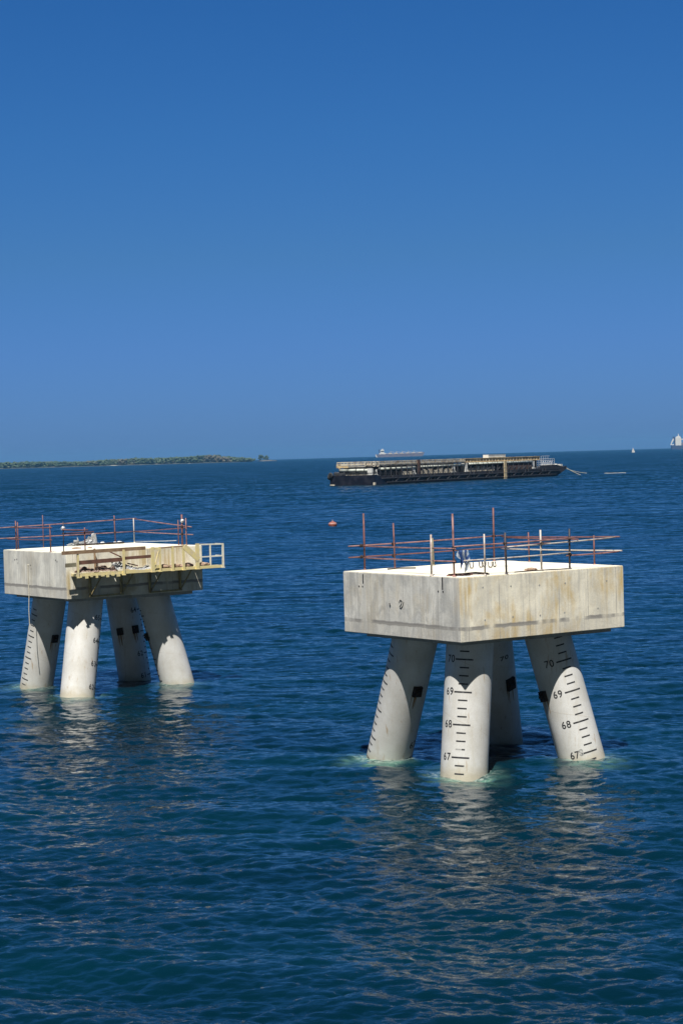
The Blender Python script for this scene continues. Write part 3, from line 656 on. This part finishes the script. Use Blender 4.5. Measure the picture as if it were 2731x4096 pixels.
for k in range(17):
    x = 12 + k * 6.6
    m = MB(); m.beam((x, -.45, .9), (x + 2.3, -.45, 2.0), .34, .36); m.build('fender_brace', M['fend'], barge)
    m = MB(); q = x + 2.9 if k % 2 else x - 1.4; m.beam((q, -.38, .95), (q, -.38, 3.1), .26, .3); m.build('fender_post', M['fend'], barge)
m = MB()
for z in (3.7, 4.2):
    m.beam((0, .4, z), (117, .4, z), .07, .07); m.beam((.3, .5, z), (.3, BW - .3, z), .08, .08)
for k in range(38): m.beam((k * 3.1 + .4, .4, 3.0), (k * 3.1 + .4, .4, 4.22), .08, .08)
for k in range(9): m.beam((.3, .6 + k * 2.0, 3.0), (.3, .6 + k * 2.0, 4.22), .09, .09)
m.build('guard_rail', M['fend'], barge)
for px_, py_, pz_, rot in ((-.6, BW - .2, 3.5, (0, R(90), 0)), (-.2, BW + .6, 2.9, (R(90), 0, 0))):
    m = MB(); m.lathe([(.5, -.3), (.85, -.28), (1.0, 0), (.85, .28), (.5, .3), (.5, -.3)], 18); o = m.build('tyre_fender', M['rubber'], barge); o.location = (px_, py_, pz_); o.rotation_euler = rot
m = MB(); m.span((.8, 13.6, 3.0), (2.4, 16.6, 4.3)); m.tube([(1.4, 13, 4.0), (1.4, 17, 4.0)], .6, 12); m.span((.5, 12.2, 3), (1.0, 12.8, 4.6)); m.build('winch', M['fend'], barge)
m = MB(); m.span((28.3, .6, 1.0), (29.6, 1.1, 8.0)); m.build('post', M['brown_s'], barge)
m = MB(); m.span((84.2, -1.1, -.4), (85.7, -.7, 6.4))
for z in (.5, 2.2, 4.): m.span((84.1, -1.15, z), (85.8, -.66, z + .35))
m.build('fender_pile', worn('pale_yellow_fender', (.52, .44, .28), (.36, .27, .16), .9), barge)
for x, w, z1 in ((.9, .8, 5.6), (3.4, .7, 5.2), (26.4, 1.6, 6.0), (52.3, 1.9, 6.2), (61.2, 1.3, 6.2), (109.6, 2.0, 6.1)):
    m = MB(); m.span((x - w / 2, 1.2, 3.0), (x + w / 2, 3.0, z1)); m.span((x - w / 2 - .2, 1.0, 3.0), (x + w / 2 + .2, 3.2, 3.5)); m.build('support_block', M['white_s'], barge)
for x0, x1, z in ((19, 25, 4.3), (31, 51, 4.7), (62.5, 81, 4.7)):
    m = MB(); r = random.Random(int(x0)); x = x0
    while x < x1:
        w = r.uniform(1.2, 3.2); m.span((x, 1.3, 3.0), (min(x + w * .92, x1 + .5), 2.6, z + r.uniform(-.6, .4))); x += w
    m.build('deck_plant', M['truss'], barge)
m = MB(); r = random.Random(2); y = 2.
while y < 11: w = r.uniform(1., 2.2); m.span((1.2, y, 3.0), (2.6, y + w * .9, r.uniform(3.8, 4.9))); y += w
m.build('deck_plant', M['truss'], barge)
m = MB()
for k in range(16): x = 5 + k * 3.3; m.beam((x, .9, 3.0), (x, .9, 6.4), .24, .24); m.beam((x, .9, 4.6), (x + 1.5, .9, 3.1), .16, .16)
for k in range(12): x = 63.5 + k * 3.8; m.beam((x, .9, 3.0), (x, .9, 6.2), .26, .26); m.beam((x, .95, 3.1), (x + 1.8, .95, 4.4), .18, .18)
m.build('deck_frame', M['fend'], barge)
m = MB()
for x in np.arange(115.5, 125.8, 1.7):
    for y in (1, 6): m.tube([(x, y, 3.1), (x, y, 7.9 if x < 122 else 6.7)], .075, 6)
for z in (3.9, 4.6, 5.3, 6.0, 6.7):
    for y in (1, 6): m.tube([(115.5, y, z), (125.7, y, z)], .065, 6)
    m.tube([(115.5, 1, z), (115.5, 6, z)], .06, 6); m.tube([(125.7, 1, z), (125.7, 6, z)], .06, 6)
for x in np.arange(115.5, 124, 1.7): m.tube([(x, 1, 3.9), (x + 1.7, 1, 6.0)], .055, 6)
m.tube([(115.5, 1, 7.8), (122, 1, 7.8)], .07, 6); m.build('scaffold_cage', M['galv'], barge)
m = MB(); m.span((127, 3, 3.1), (129, 7, 4.5)); m.span((130.6, 1, 3.3), (132.2, 3, 4.5)); m.tube([(129.6, 2, 4.1), (129.6, 9, 4.1)], .55, 12); m.span((126.2, .8, 3.2), (127.8, 1.6, 3.9)); m.build('bow_winch', M['white_s'], barge)
m = MB(); m.span((95, -.3, 2.6), (126.5, -.002, 3.2)); m.prism([(112, 3.0), (114, 4.3), (125.6, 4.4), (131, 3.6), (131, 3.0)], .3, .8); m.build('bulwark', M['hull'], barge)
m = MB(); m.span((90, 1.0, 3.05), (108, 1.4, 5.4)); m.build('deck_screen', M['brown_s'], barge)
m = MB(); r = random.Random(12); x = 5.
while x < 108:
    w = r.uniform(3, 9); m.span((x, 3.2 + r.uniform(0, .8), 3.0), (min(x + w, 110), 14, r.uniform(5.6, 6.7))); x += w
m.build('deck_cargo', M['fend'], barge)
m = MB(); m.span((4.5, 4.4, 3.0), (6, 15.5, 5.9)); m.build('deck_cargo', M['fend'], barge)
# cargo lying on the barge
truss = empty('steel_truss', BO, BA); tag(truss, 'long pale lattice truss laid along the left part of the barge deck', 'truss')
y0, y1, z0, z1 = 1.2, 3.6, 6.5, 7.76
m = MB()
for y in (y0, y1):
    for z in (z0, z1): m.beam((.2, y, z), (60.3, y, z), .28, .28)
for x in (1.2, 3.4):
    for z in (z0 - .2, z1): m.beam((x, .3, z), (x, 15.8, z), .28, .30)
m.build('chord', M['truss'], truss)
m = MB(); n = 30; st = 60. / n
for k in range(n + 1):
    x = .2 + k * st
    for y in (y0, y1): m.beam((x, y, z0), (x, y, z1), .17, .17)
    m.beam((x, y0, z1), (x, y1, z1), .14, .14)
    if k < n:
        a, b = (z0, z1) if k % 2 else (z1, z0)
        for y in (y0, y1): m.beam((x, y, a), (x + st, y, b), .14, .14)
for k in range(12):
    y = .3 + k * 1.4
    for x in (1.2, 3.4): m.beam((x, y, z0 - .2), (x, y, z1), .2, .2)
m.build('lattice', M['truss'], truss)
m = MB(); m.span((.3, y0 + .2, z0 + .14), (60, y1 - .2, z0 + .22)); m.span((2, y0 - .24, z1 - .95), (60, y0 - .19, z1 - .35)); m.span((.9, .4, z1 - 1.1), (.96, 15.7, z1 - .40)); m.build('walkway', M['truss'], truss)
m = MB(); m.span((.94, 11.2, 5.9), (1.1, 15.9, 7.2)); m.beam((1., 15.4, 6.4), (1.6, 13.6, 4.6), .4, .4); m.build('end_frame', M['tan'], truss)
m = MB()
for x in np.arange(4, 60, 8.0): m.beam((x, 2.4, 3.0), (x, 2.4, 6.45), .3, .3); m.span((x - .5, 1.3, 6.2), (x + .5, 3.5, 6.34))
for y in (4.5, 9, 13.5): m.beam((2.2, y, 3.0), (2.2, y, 6.3), .35, .35)
m.build('trestle_leg', M['fend'], truss)
gird = empty('box_girder', BO, BA); tag(gird, 'long tan box girder laid on the right part of the barge under a white container', 'girder')
m = MB(); m.span((60.8, 1.5, 6.5), (115, 4, 7.72)); m.build('web', M['tan'], gird)
m = MB(); m.span((60.7, 1.25, 7.72), (115.1, 4.2, 7.86)); m.span((60.7, 1.3, 6.36), (115.1, 4.2, 6.5)); m.build('flange', M['tan'], gird)
for x in np.arange(62, 115, 2.2):
    m = MB(); m.span((x, 1.33, 6.51), (x + .15, 1.499, 7.71)); m.build('stiffener', M['truss'], gird)
m = MB()
for x in (62, 75, 88, 101, 113): m.span((x, 2.0, 3.0), (x + .5, 3.8, 6.36))
m.build('trestle_leg', M['fend'], gird)
ct = empty('cargo_container', BO, BA); tag(ct, 'white container standing on top of the tan girder on the barge', 'container')
m = MB(); m.span((77.2, 1.5, 7.87), (89.5, 3.9, 8.95)); m.build('shell', M['white_s'], ct)
m = MB()
for x in np.arange(77.6, 89.2, .75): m.span((x, 1.42, 8.0), (x + .38, 1.499, 8.82))
m.span((77.15, 1.4, 8.84), (89.55, 1.498, 8.97)); m.build('side_panel', M['white_s'], ct)
pgp = 'pipes lying on the barge deck'
for (a, b, r, lb) in (((1.0, 14.5, 5.0), (1.0, 1.5, 5.0), .5, 'pale pipe lying across the stern deck under the truss'), ((4.4, 1.5, 5.3), (27.5, 1.5, 5.3), .48, 'pale pipe lying under the left half of the lattice truss'), ((30, 1.5, 5.6), (59.5, 1.5, 5.6), .42, 'pale pipe lying under the lattice truss right of the brown post'), ((61.8, 1.1, 5.85), (108.6, 1.1, 5.85), .38, 'long pale pipe running right under the tan girder')):
    a, b = Vector(a), Vector(b); d = (b - a).normalized()
    m = MB(); m.tube([a, b], r, 14); o = m.build('pipe', M['pipe']); o.location = BO; o.rotation_euler = (0, 0, BA); tag(o, lb, 'pipe', pgp)
    L = (b - a).length
    for t in np.arange(0, L + .1, 3.4): m = MB(); m.tube([a + d * (t - .14), a + d * (t + .14)], r * 1.14, 12); m.build('flange', M['fend'], o)
def bw(x, y, z): c, s = math.cos(BA), math.sin(BA); return (BO[0] + x * c - y * s, BO[1] + x * s + y * c, z)
def line(name, a, b, sag, r, label, cat, group=None):
    m = MB(); a, b = Vector(a), Vector(b); m.tube([a.lerp(b, t) - Vector((0, 0, sag * 4 * t * (1 - t))) for t in np.linspace(0, 1, 12)], r, 6); o = m.build(name, M['rope']); tag(o, label, cat, group)
line('mooring_line', bw(133.4, 1, 3.5), bw(140.5, -3, -.3), .25, .11, 'pale mooring line dropping steeply from the barge bow', 'mooring line', 'mooring lines at the barge bow')
line('mooring_line', bw(133.4, 3, 3.7), bw(150, 0, .5), .5, .09, 'pale mooring line running out shallowly from the barge bow', 'mooring line', 'mooring lines at the barge bow')
m = MB(); m.tube([(106.0 + 1.05 * k, 797 + 1.5 * math.sin(k * 1.3), .05 + .05 * math.sin(k * 2.1)) for k in range(9)], .09, 8); o = m.build('floating_hose', M['rope']); tag(o, 'pale floating hose drifting on the water right of the barge', 'hose')

# ------------------------------------------------------------------ far ships
def ship_empty(name, px_deg, D, rz): return empty(name, (D * math.sin(R(px_deg)), D * math.cos(R(px_deg)), 0), rz)
M['hazed_h'] = worn('tanker_hazed_hull', (.15, .13, .165), (.12, .105, .145), .05, rough=.6)  # red hull greyed toward violet: distance haze mixed into the colour
M['blue_h'] = worn('ship_blue_hull', (.03, .06, .16), (.05, .07, .14), .05, rough=.5)
tk = ship_empty('tanker', (1600 - 1362) / 7928 * 57.2958, 9000, R(0)); tag(tk, 'distant red hulled tanker on the horizon above the barge', 'ship')
m = MB(); m.prism([(-104, -2), (100, -2), (108, 6), (113, 18), (92, 15.5), (-106, 13.5), (-108, 6)], -16, 16); m.build('hull', M['hazed_h'], tk)
m = MB(); m.prism([(-108.5, 5.5), (-104.5, -1), (-101.5, -1), (-107, 13.6), (-109, 13.6)], -16.4, 16.4); m.build('stern_mark', M['white_s'], tk)
m = MB(); m.span((-92, -14, 13.2), (-62, 14, 19)); m.span((-86, -13, 19), (-70, 13, 34)); m.span((-85, -16, 29), (-71, 16, 31.6)); m.span((-78, -3, 34), (-75, 3, 39)); m.build('superstructure', M['white_s'], tk)
m = MB(); m.span((-94, -5, 19), (-88.5, 5, 35)); m.build('funnel', M['blue_h'], tk)
m = MB()
for x in (-40, -14, 12, 38, 64): m.span((x - 1, -1, 14), (x + 1, 1, 25)); m.span((x - 9, -4, 14), (x + 6, 4, 18.5)); m.beam((x, 0, 25), (x + 16, 0, 21), 1., 1.)
m.span((-60, -3, 16), (84, 3, 17.5)); m.span((84, -8, 16), (104, 8, 19.5)); m.build('deck_gear', M['truss'], tk)
cs = ship_empty('cargo_ship', (2674 - 1362) / 7928 * 57.2958, 8000, R(-4)); tag(cs, 'distant dark blue ship with a tall white accommodation block at the right edge', 'ship')
m = MB(); m.prism([(2, -2), (240, -2), (255, 16), (230, 15), (0, 15), (-1, 4)], -16, 16); m.build('hull', M['blue_h'], cs)
m = MB(); m.span((15, -15, 14.5), (38, 15, 45)); m.prism([(17, 45), (36, 45), (34, 52), (22, 52)], -13, 13); m.prism([(26, 52), (30, 52), (29, 62), (27.5, 62)], -2, 2); m.build('accommodation', M['white_s'], cs)
m = MB(); m.prism([(-4, 17), (10, 17), (10, 20), (0, 20), (10, 38), (14, 43), (8, 45), (3, 36), (-3, 22)], -4, 4); m.build('stern_ramp', M['white_s'], cs)
m = MB(); m.span((6, -5, 44), (14, 5, 50)); m.span((10, -5, 14.5), (14.8, 5, 44)); m.build('funnel', M['blue_h'], cs)
m = MB(); m.beam((38, -8, 39), (75, -8, 40), 2.5, 3.4); m.span((70, -9, 15), (74, -6, 41)); m.build('crane', M['white_s'], cs)
m = MB()
for k in range(5): m.span((42 + k * 14, -14, 15), (54 + k * 14, 14, 26 + 5 * (k % 2)))
m.build('hatch_stack', worn('grey_mauve_cargo', (.30, .28, .34), (.22, .22, .30), .04), cs)
sb = ship_empty('sailboat', (2526 - 1364) / 7928 * 57.2958, 4380, R(20)); tag(sb, 'tiny white sailboat near the horizon left of the blue ship', 'sailboat')
m = MB(); m.prism([(-3.4, -.3), (3.0, -.3), (4.6, 1.1), (-3.8, 1.0)], -1.2, 1.2); m.build('hull', M['white_s'], sb)
m = MB(); m.prism([(-3.0, 1.6), (.35, 1.4), (.35, 11.2)], -.08, .08); m.prism([(.6, 1.2), (4.2, 1.2), (.6, 9.6)], -.05, .05); m.build('sail', M['white_s'], sb)
m = MB(); m.tube([(.45, 0, 1), (.45, 0, 11.6)], .09, 6); m.build('mast', M['galv'], sb)

# ------------------------------------------------------------------ island
def path_pt(t): return Vector((-1260 + 968 * t, 6050 + 420 * t + 40 * math.sin(t * 9), 0))
nv = 120; bm = bmesh.new(); rows = []
cross = ((-30, -1.5), (-20, .3), (-8, 1.2), (20, 3.4), (80, 4.5), (200, 5), (300, -1.5))
for i in range(nv + 1):
    t = i / nv; p = path_pt(t); tp = min(1, (1 - t) * 7) ** .5
    rows.append([bm.verts.new((p.x + random.uniform(-2, 2), p.y + d * (.3 + .7 * tp) + random.uniform(-4, 4), h * (.4 + .6 * tp) if h > 0 else h)) for d, h in cross])
for a, b in zip(rows, rows[1:]):
    for k in range(len(cross) - 1): f = bm.faces.new((a[k], b[k], b[k + 1], a[k + 1])); f.smooth = True
me = bpy.data.meshes.new('island'); bmesh.ops.recalc_face_normals(bm, faces=bm.faces[:]); bm.to_mesh(me); bm.free()
n = NT('island_ground'); v = n.coord(); me.materials.append(n.fin(n.mix(n.ramp(n.noise(v, .018, 3), (.62, 0.), (.66, 1.)), (.04, .045, .04), (.30, .28, .23)), .9))
o = bpy.data.objects.new('island', me); col.objects.link(o); tag(o, 'low wooded island along the horizon at left', 'island', kind='structure')
n = NT('far_foliage'); v = n.coord(); fc = n.mix(n.ramp(n.noise(v, .03, 5), (.38, 0.), (.62, 1.)), (.030, .056, .028), (.060, .090, .045)); fc = n.mix(n.ramp(n.noise(v, .012, 3), (.56, 0.), (.66, 1.)), fc, (.10, .088, .06)); M['leaf_far'] = n.fin(fc, .9)
_t = bmesh.new(); bmesh.ops.create_icosphere(_t, subdivisions=1, radius=1); _t.verts.index_update()
ICO_V = np.array([v.co[:] for v in _t.verts]); ICO_F = [[v.index for v in f.verts] for f in _t.faces]; _t.free()
class Crown:
    """crowns as many leaf clumps spread through their volume"""
    def __init__(s): s.v = []; s.f = []; s.n = 0
    def add(s, c, r, h, k, rr):
        for _ in range(k):
            a = rr.uniform(0, 2 * math.pi); q = rr.random() ** .5; z = rr.uniform(-.75, 1); w = math.sqrt(max(0, 1 - z * z * .8))
            p = np.array((c[0] + r * q * w * math.cos(a), c[1] + r * q * w * math.sin(a), max(.8, c[2] + h * z)))
            sz = rr.uniform(.16, .36) * r
            s.v.append(p + ICO_V * sz * (1, 1, .75) + rng.uniform(-.3, .3, ICO_V.shape) * sz); s.f += [[i + s.n for i in f] for f in ICO_F]; s.n += len(ICO_V)
    def build(s, name, parent=None):
        me = bpy.data.meshes.new(name); me.from_pydata(np.concatenate(s.v).tolist(), [], s.f); me.materials.append(M['leaf_far'])
        o = bpy.data.objects.new(name, me); col.objects.link(o); o.parent = parent; return o
rr = random.Random(5); cw = Crown()
for i in range(800):
    t = rr.random(); dep = rr.uniform(-4, 130); p = path_pt(t); end = min(1, (1 - t) * 9)
    H = (15.5 + 1.6 * math.sin(t * 11) + 1.6 * math.sin(t * 23 + 1) + 4.5 * (abs(t - .86) < .03)) * (.55 + .45 * end) * rr.uniform(.86, 1.06)
    H = max(7, H + (2 if .62 < t < .97 else 0)); cw.add((p.x, p.y + dep * (.3 + .7 * end), 3 + H * .45), rr.uniform(8, 17), H * .5, 11, rr)
o = cw.build('wood'); tag(o, 'dense low green wood covering the far island', 'wood', kind='stuff')
# islet with its trees
ix = 7100 * math.sin(R((1066 - 1362) / 7928 * 57.2958)); iy = 7100
bm = bmesh.new(); res = bmesh.ops.create_icosphere(bm, subdivisions=4, radius=1)
for v in res['verts']:
    k = 1 + .25 * math.sin(v.co.x * 5) * math.cos(v.co.y * 7) + random.uniform(-.06, .06); v.co = Vector((v.co.x * 30 * k + 6, v.co.y * 18, v.co.z * (4.2 if v.co.x < .2 else 3.4) * k))
me = bpy.data.meshes.new('islet'); bm.to_mesh(me); bm.free(); me.materials.append(worn('islet_rock', (.10, .09, .075), (.06, .06, .05), .1, bd=.5)); o = bpy.data.objects.new('islet', me); col.objects.link(o); o.location = (ix, iy, 0); tag(o, 'tiny dark rocky islet right of the island tip', 'islet', kind='structure')
for k, (dx, H, lb) in enumerate(((-18, 19, 'left tree of the two on the tiny islet'), (0, 17, 'right tree of the two on the tiny islet'))):
    t = empty('islet_tree', (ix + dx, iy, 2)); tag(t, lb, 'tree', 'trees on the tiny islet')
    m = MB(); m.tube([(0, 0, -.5), (.4, 0, H * .3), (0, .4, H * .6)], .7, 7, r1=.3); m.build('trunk', M['wood_d'], t)
    cw = Crown(); cw.add((0, 0, H * .55), 11, H * .45, 40, random.Random(k)); cw.build('crown', t)

# ------------------------------------------------------------------ haze
m = MB(); m.span((-15500, -15500, -6), (15500, 15500, 75)); hz = m.build('haze', None); tag(hz, 'thin blue sea haze', 'haze', kind='stuff')
hm = bpy.data.materials.new('sea_haze'); hm.use_nodes = True; nt = hm.node_tree; nt.nodes.clear(); out = nt.nodes.new('ShaderNodeOutputMaterial'); vol = nt.nodes.new('ShaderNodeVolumePrincipled')
vol.inputs['Color'].default_value = (.22, .60, 1., 1); vol.inputs['Density'].default_value = 3.6e-5; vol.inputs['Anisotropy'].default_value = .2
nt.links.new(vol.outputs[0], out.inputs['Volume']); hz.data.materials.append(hm)

# ------------------------------------------------------------------ sky and sun
SUN_EL, SUN_AZ = R(60.7), R(188.5)          # azimuth clockwise from +Y, of the sun itself
w = bpy.data.worlds.new('World'); scene.world = w; w.use_nodes = True; nt = w.node_tree; nt.nodes.clear()
out = nt.nodes.new('ShaderNodeOutputWorld'); bg = nt.nodes.new('ShaderNodeBackground'); sky = nt.nodes.new('ShaderNodeTexSky')
sky.sky_type = 'NISHITA'; sky.sun_disc = False; sky.sun_elevation = SUN_EL; sky.sun_rotation = SUN_AZ; sky.altitude = 0; sky.air_density = 1.0; sky.dust_density = .3; sky.ozone_density = 3.0
tc = nt.nodes.new('ShaderNodeTexCoord'); sp = nt.nodes.new('ShaderNodeSeparateXYZ'); nt.links.new(tc.outputs['Generated'], sp.inputs[0])
rp = nt.nodes.new('ShaderNodeValToRGB'); nt.links.new(sp.outputs[2], rp.inputs[0])
SKY_TINT = ((0, (.082, .182, .50)), (.055, (.090, .192, .455)), (.10, (.090, .203, .39)), (.16, (.078, .213, .405)), (.23, (.066, .212, .41)), (.34, (.13, .38, .63)), (.6, (.14, .34, .50)), (1, (.13, .16, .19)))
e = rp.color_ramp.elements
while len(e) < len(SKY_TINT): e.new(.5)
for el, (p, c) in zip(e, SKY_TINT): el.position = p; el.color = (*c, 1)
mx = nt.nodes.new('ShaderNodeMix'); mx.data_type = 'RGBA'; mx.blend_type = 'MULTIPLY'; mx.inputs[0].default_value = 1
# the side of the sky towards the sun is whiter than the deep blue opposite it
mr = nt.nodes.new('ShaderNodeMapRange'); mr.interpolation_type = 'SMOOTHSTEP'; mr.inputs['From Min'].default_value = .25; mr.inputs['From Max'].default_value = -.35
nt.links.new(sp.outputs[1], mr.inputs[0])
sw = nt.nodes.new('ShaderNodeMix'); sw.data_type = 'RGBA'; nt.links.new(mr.outputs[0], sw.inputs[0]); nt.links.new(rp.outputs[0], sw.inputs[6]); sw.inputs[7].default_value = (.082, .084, .074, 1)
nt.links.new(sky.outputs[0], mx.inputs[6]); nt.links.new(sw.outputs[2], mx.inputs[7]); nt.links.new(mx.outputs[2], bg.inputs[0])
bg.inputs[1].default_value = .12; nt.links.new(bg.outputs[0], out.inputs[0])
sl = bpy.data.lights.new('sun', 'SUN'); sl.energy = 5.0; sl.angle = R(.53); sl.color = (1, .965, .905)
so = bpy.data.objects.new('sun', sl); col.objects.link(so)
sd = Vector((math.sin(SUN_AZ) * math.cos(SUN_EL), math.cos(SUN_AZ) * math.cos(SUN_EL), math.sin(SUN_EL)))
so.rotation_euler = sd.to_track_quat('Z', 'Y').to_euler(); so.location = sd * 200

# ------------------------------------------------------------------ camera
cam = bpy.data.cameras.new('camera'); co = bpy.data.objects.new('camera', cam); col.objects.link(co)
cam.sensor_fit = 'VERTICAL'; cam.sensor_height = 24; cam.lens = 7928.3 / 4096 * 24; cam.clip_start = .5; cam.clip_end = 60000
p, r_ = R(-1.6118), R(-1.6237)
fw = Vector((0, math.cos(p), math.sin(p))); up = Vector((0, -math.sin(p), math.cos(p))); rt = Vector((1, 0, 0))
r2 = rt * math.cos(r_) + up * math.sin(r_); u2 = -rt * math.sin(r_) + up * math.cos(r_)
mat = Matrix((r2, u2, -fw)).transposed().to_4x4(); mat.translation = (0, 0, 9.925); co.matrix_world = mat
scene.camera = co
vs = scene.view_settings; vs.view_transform = 'Standard'; vs.look = 'None'; vs.exposure = .55; vs.gamma = 1; vs.use_curve_mapping = False
scene.cycles.max_bounces = 8; scene.cycles.volume_bounces = 0
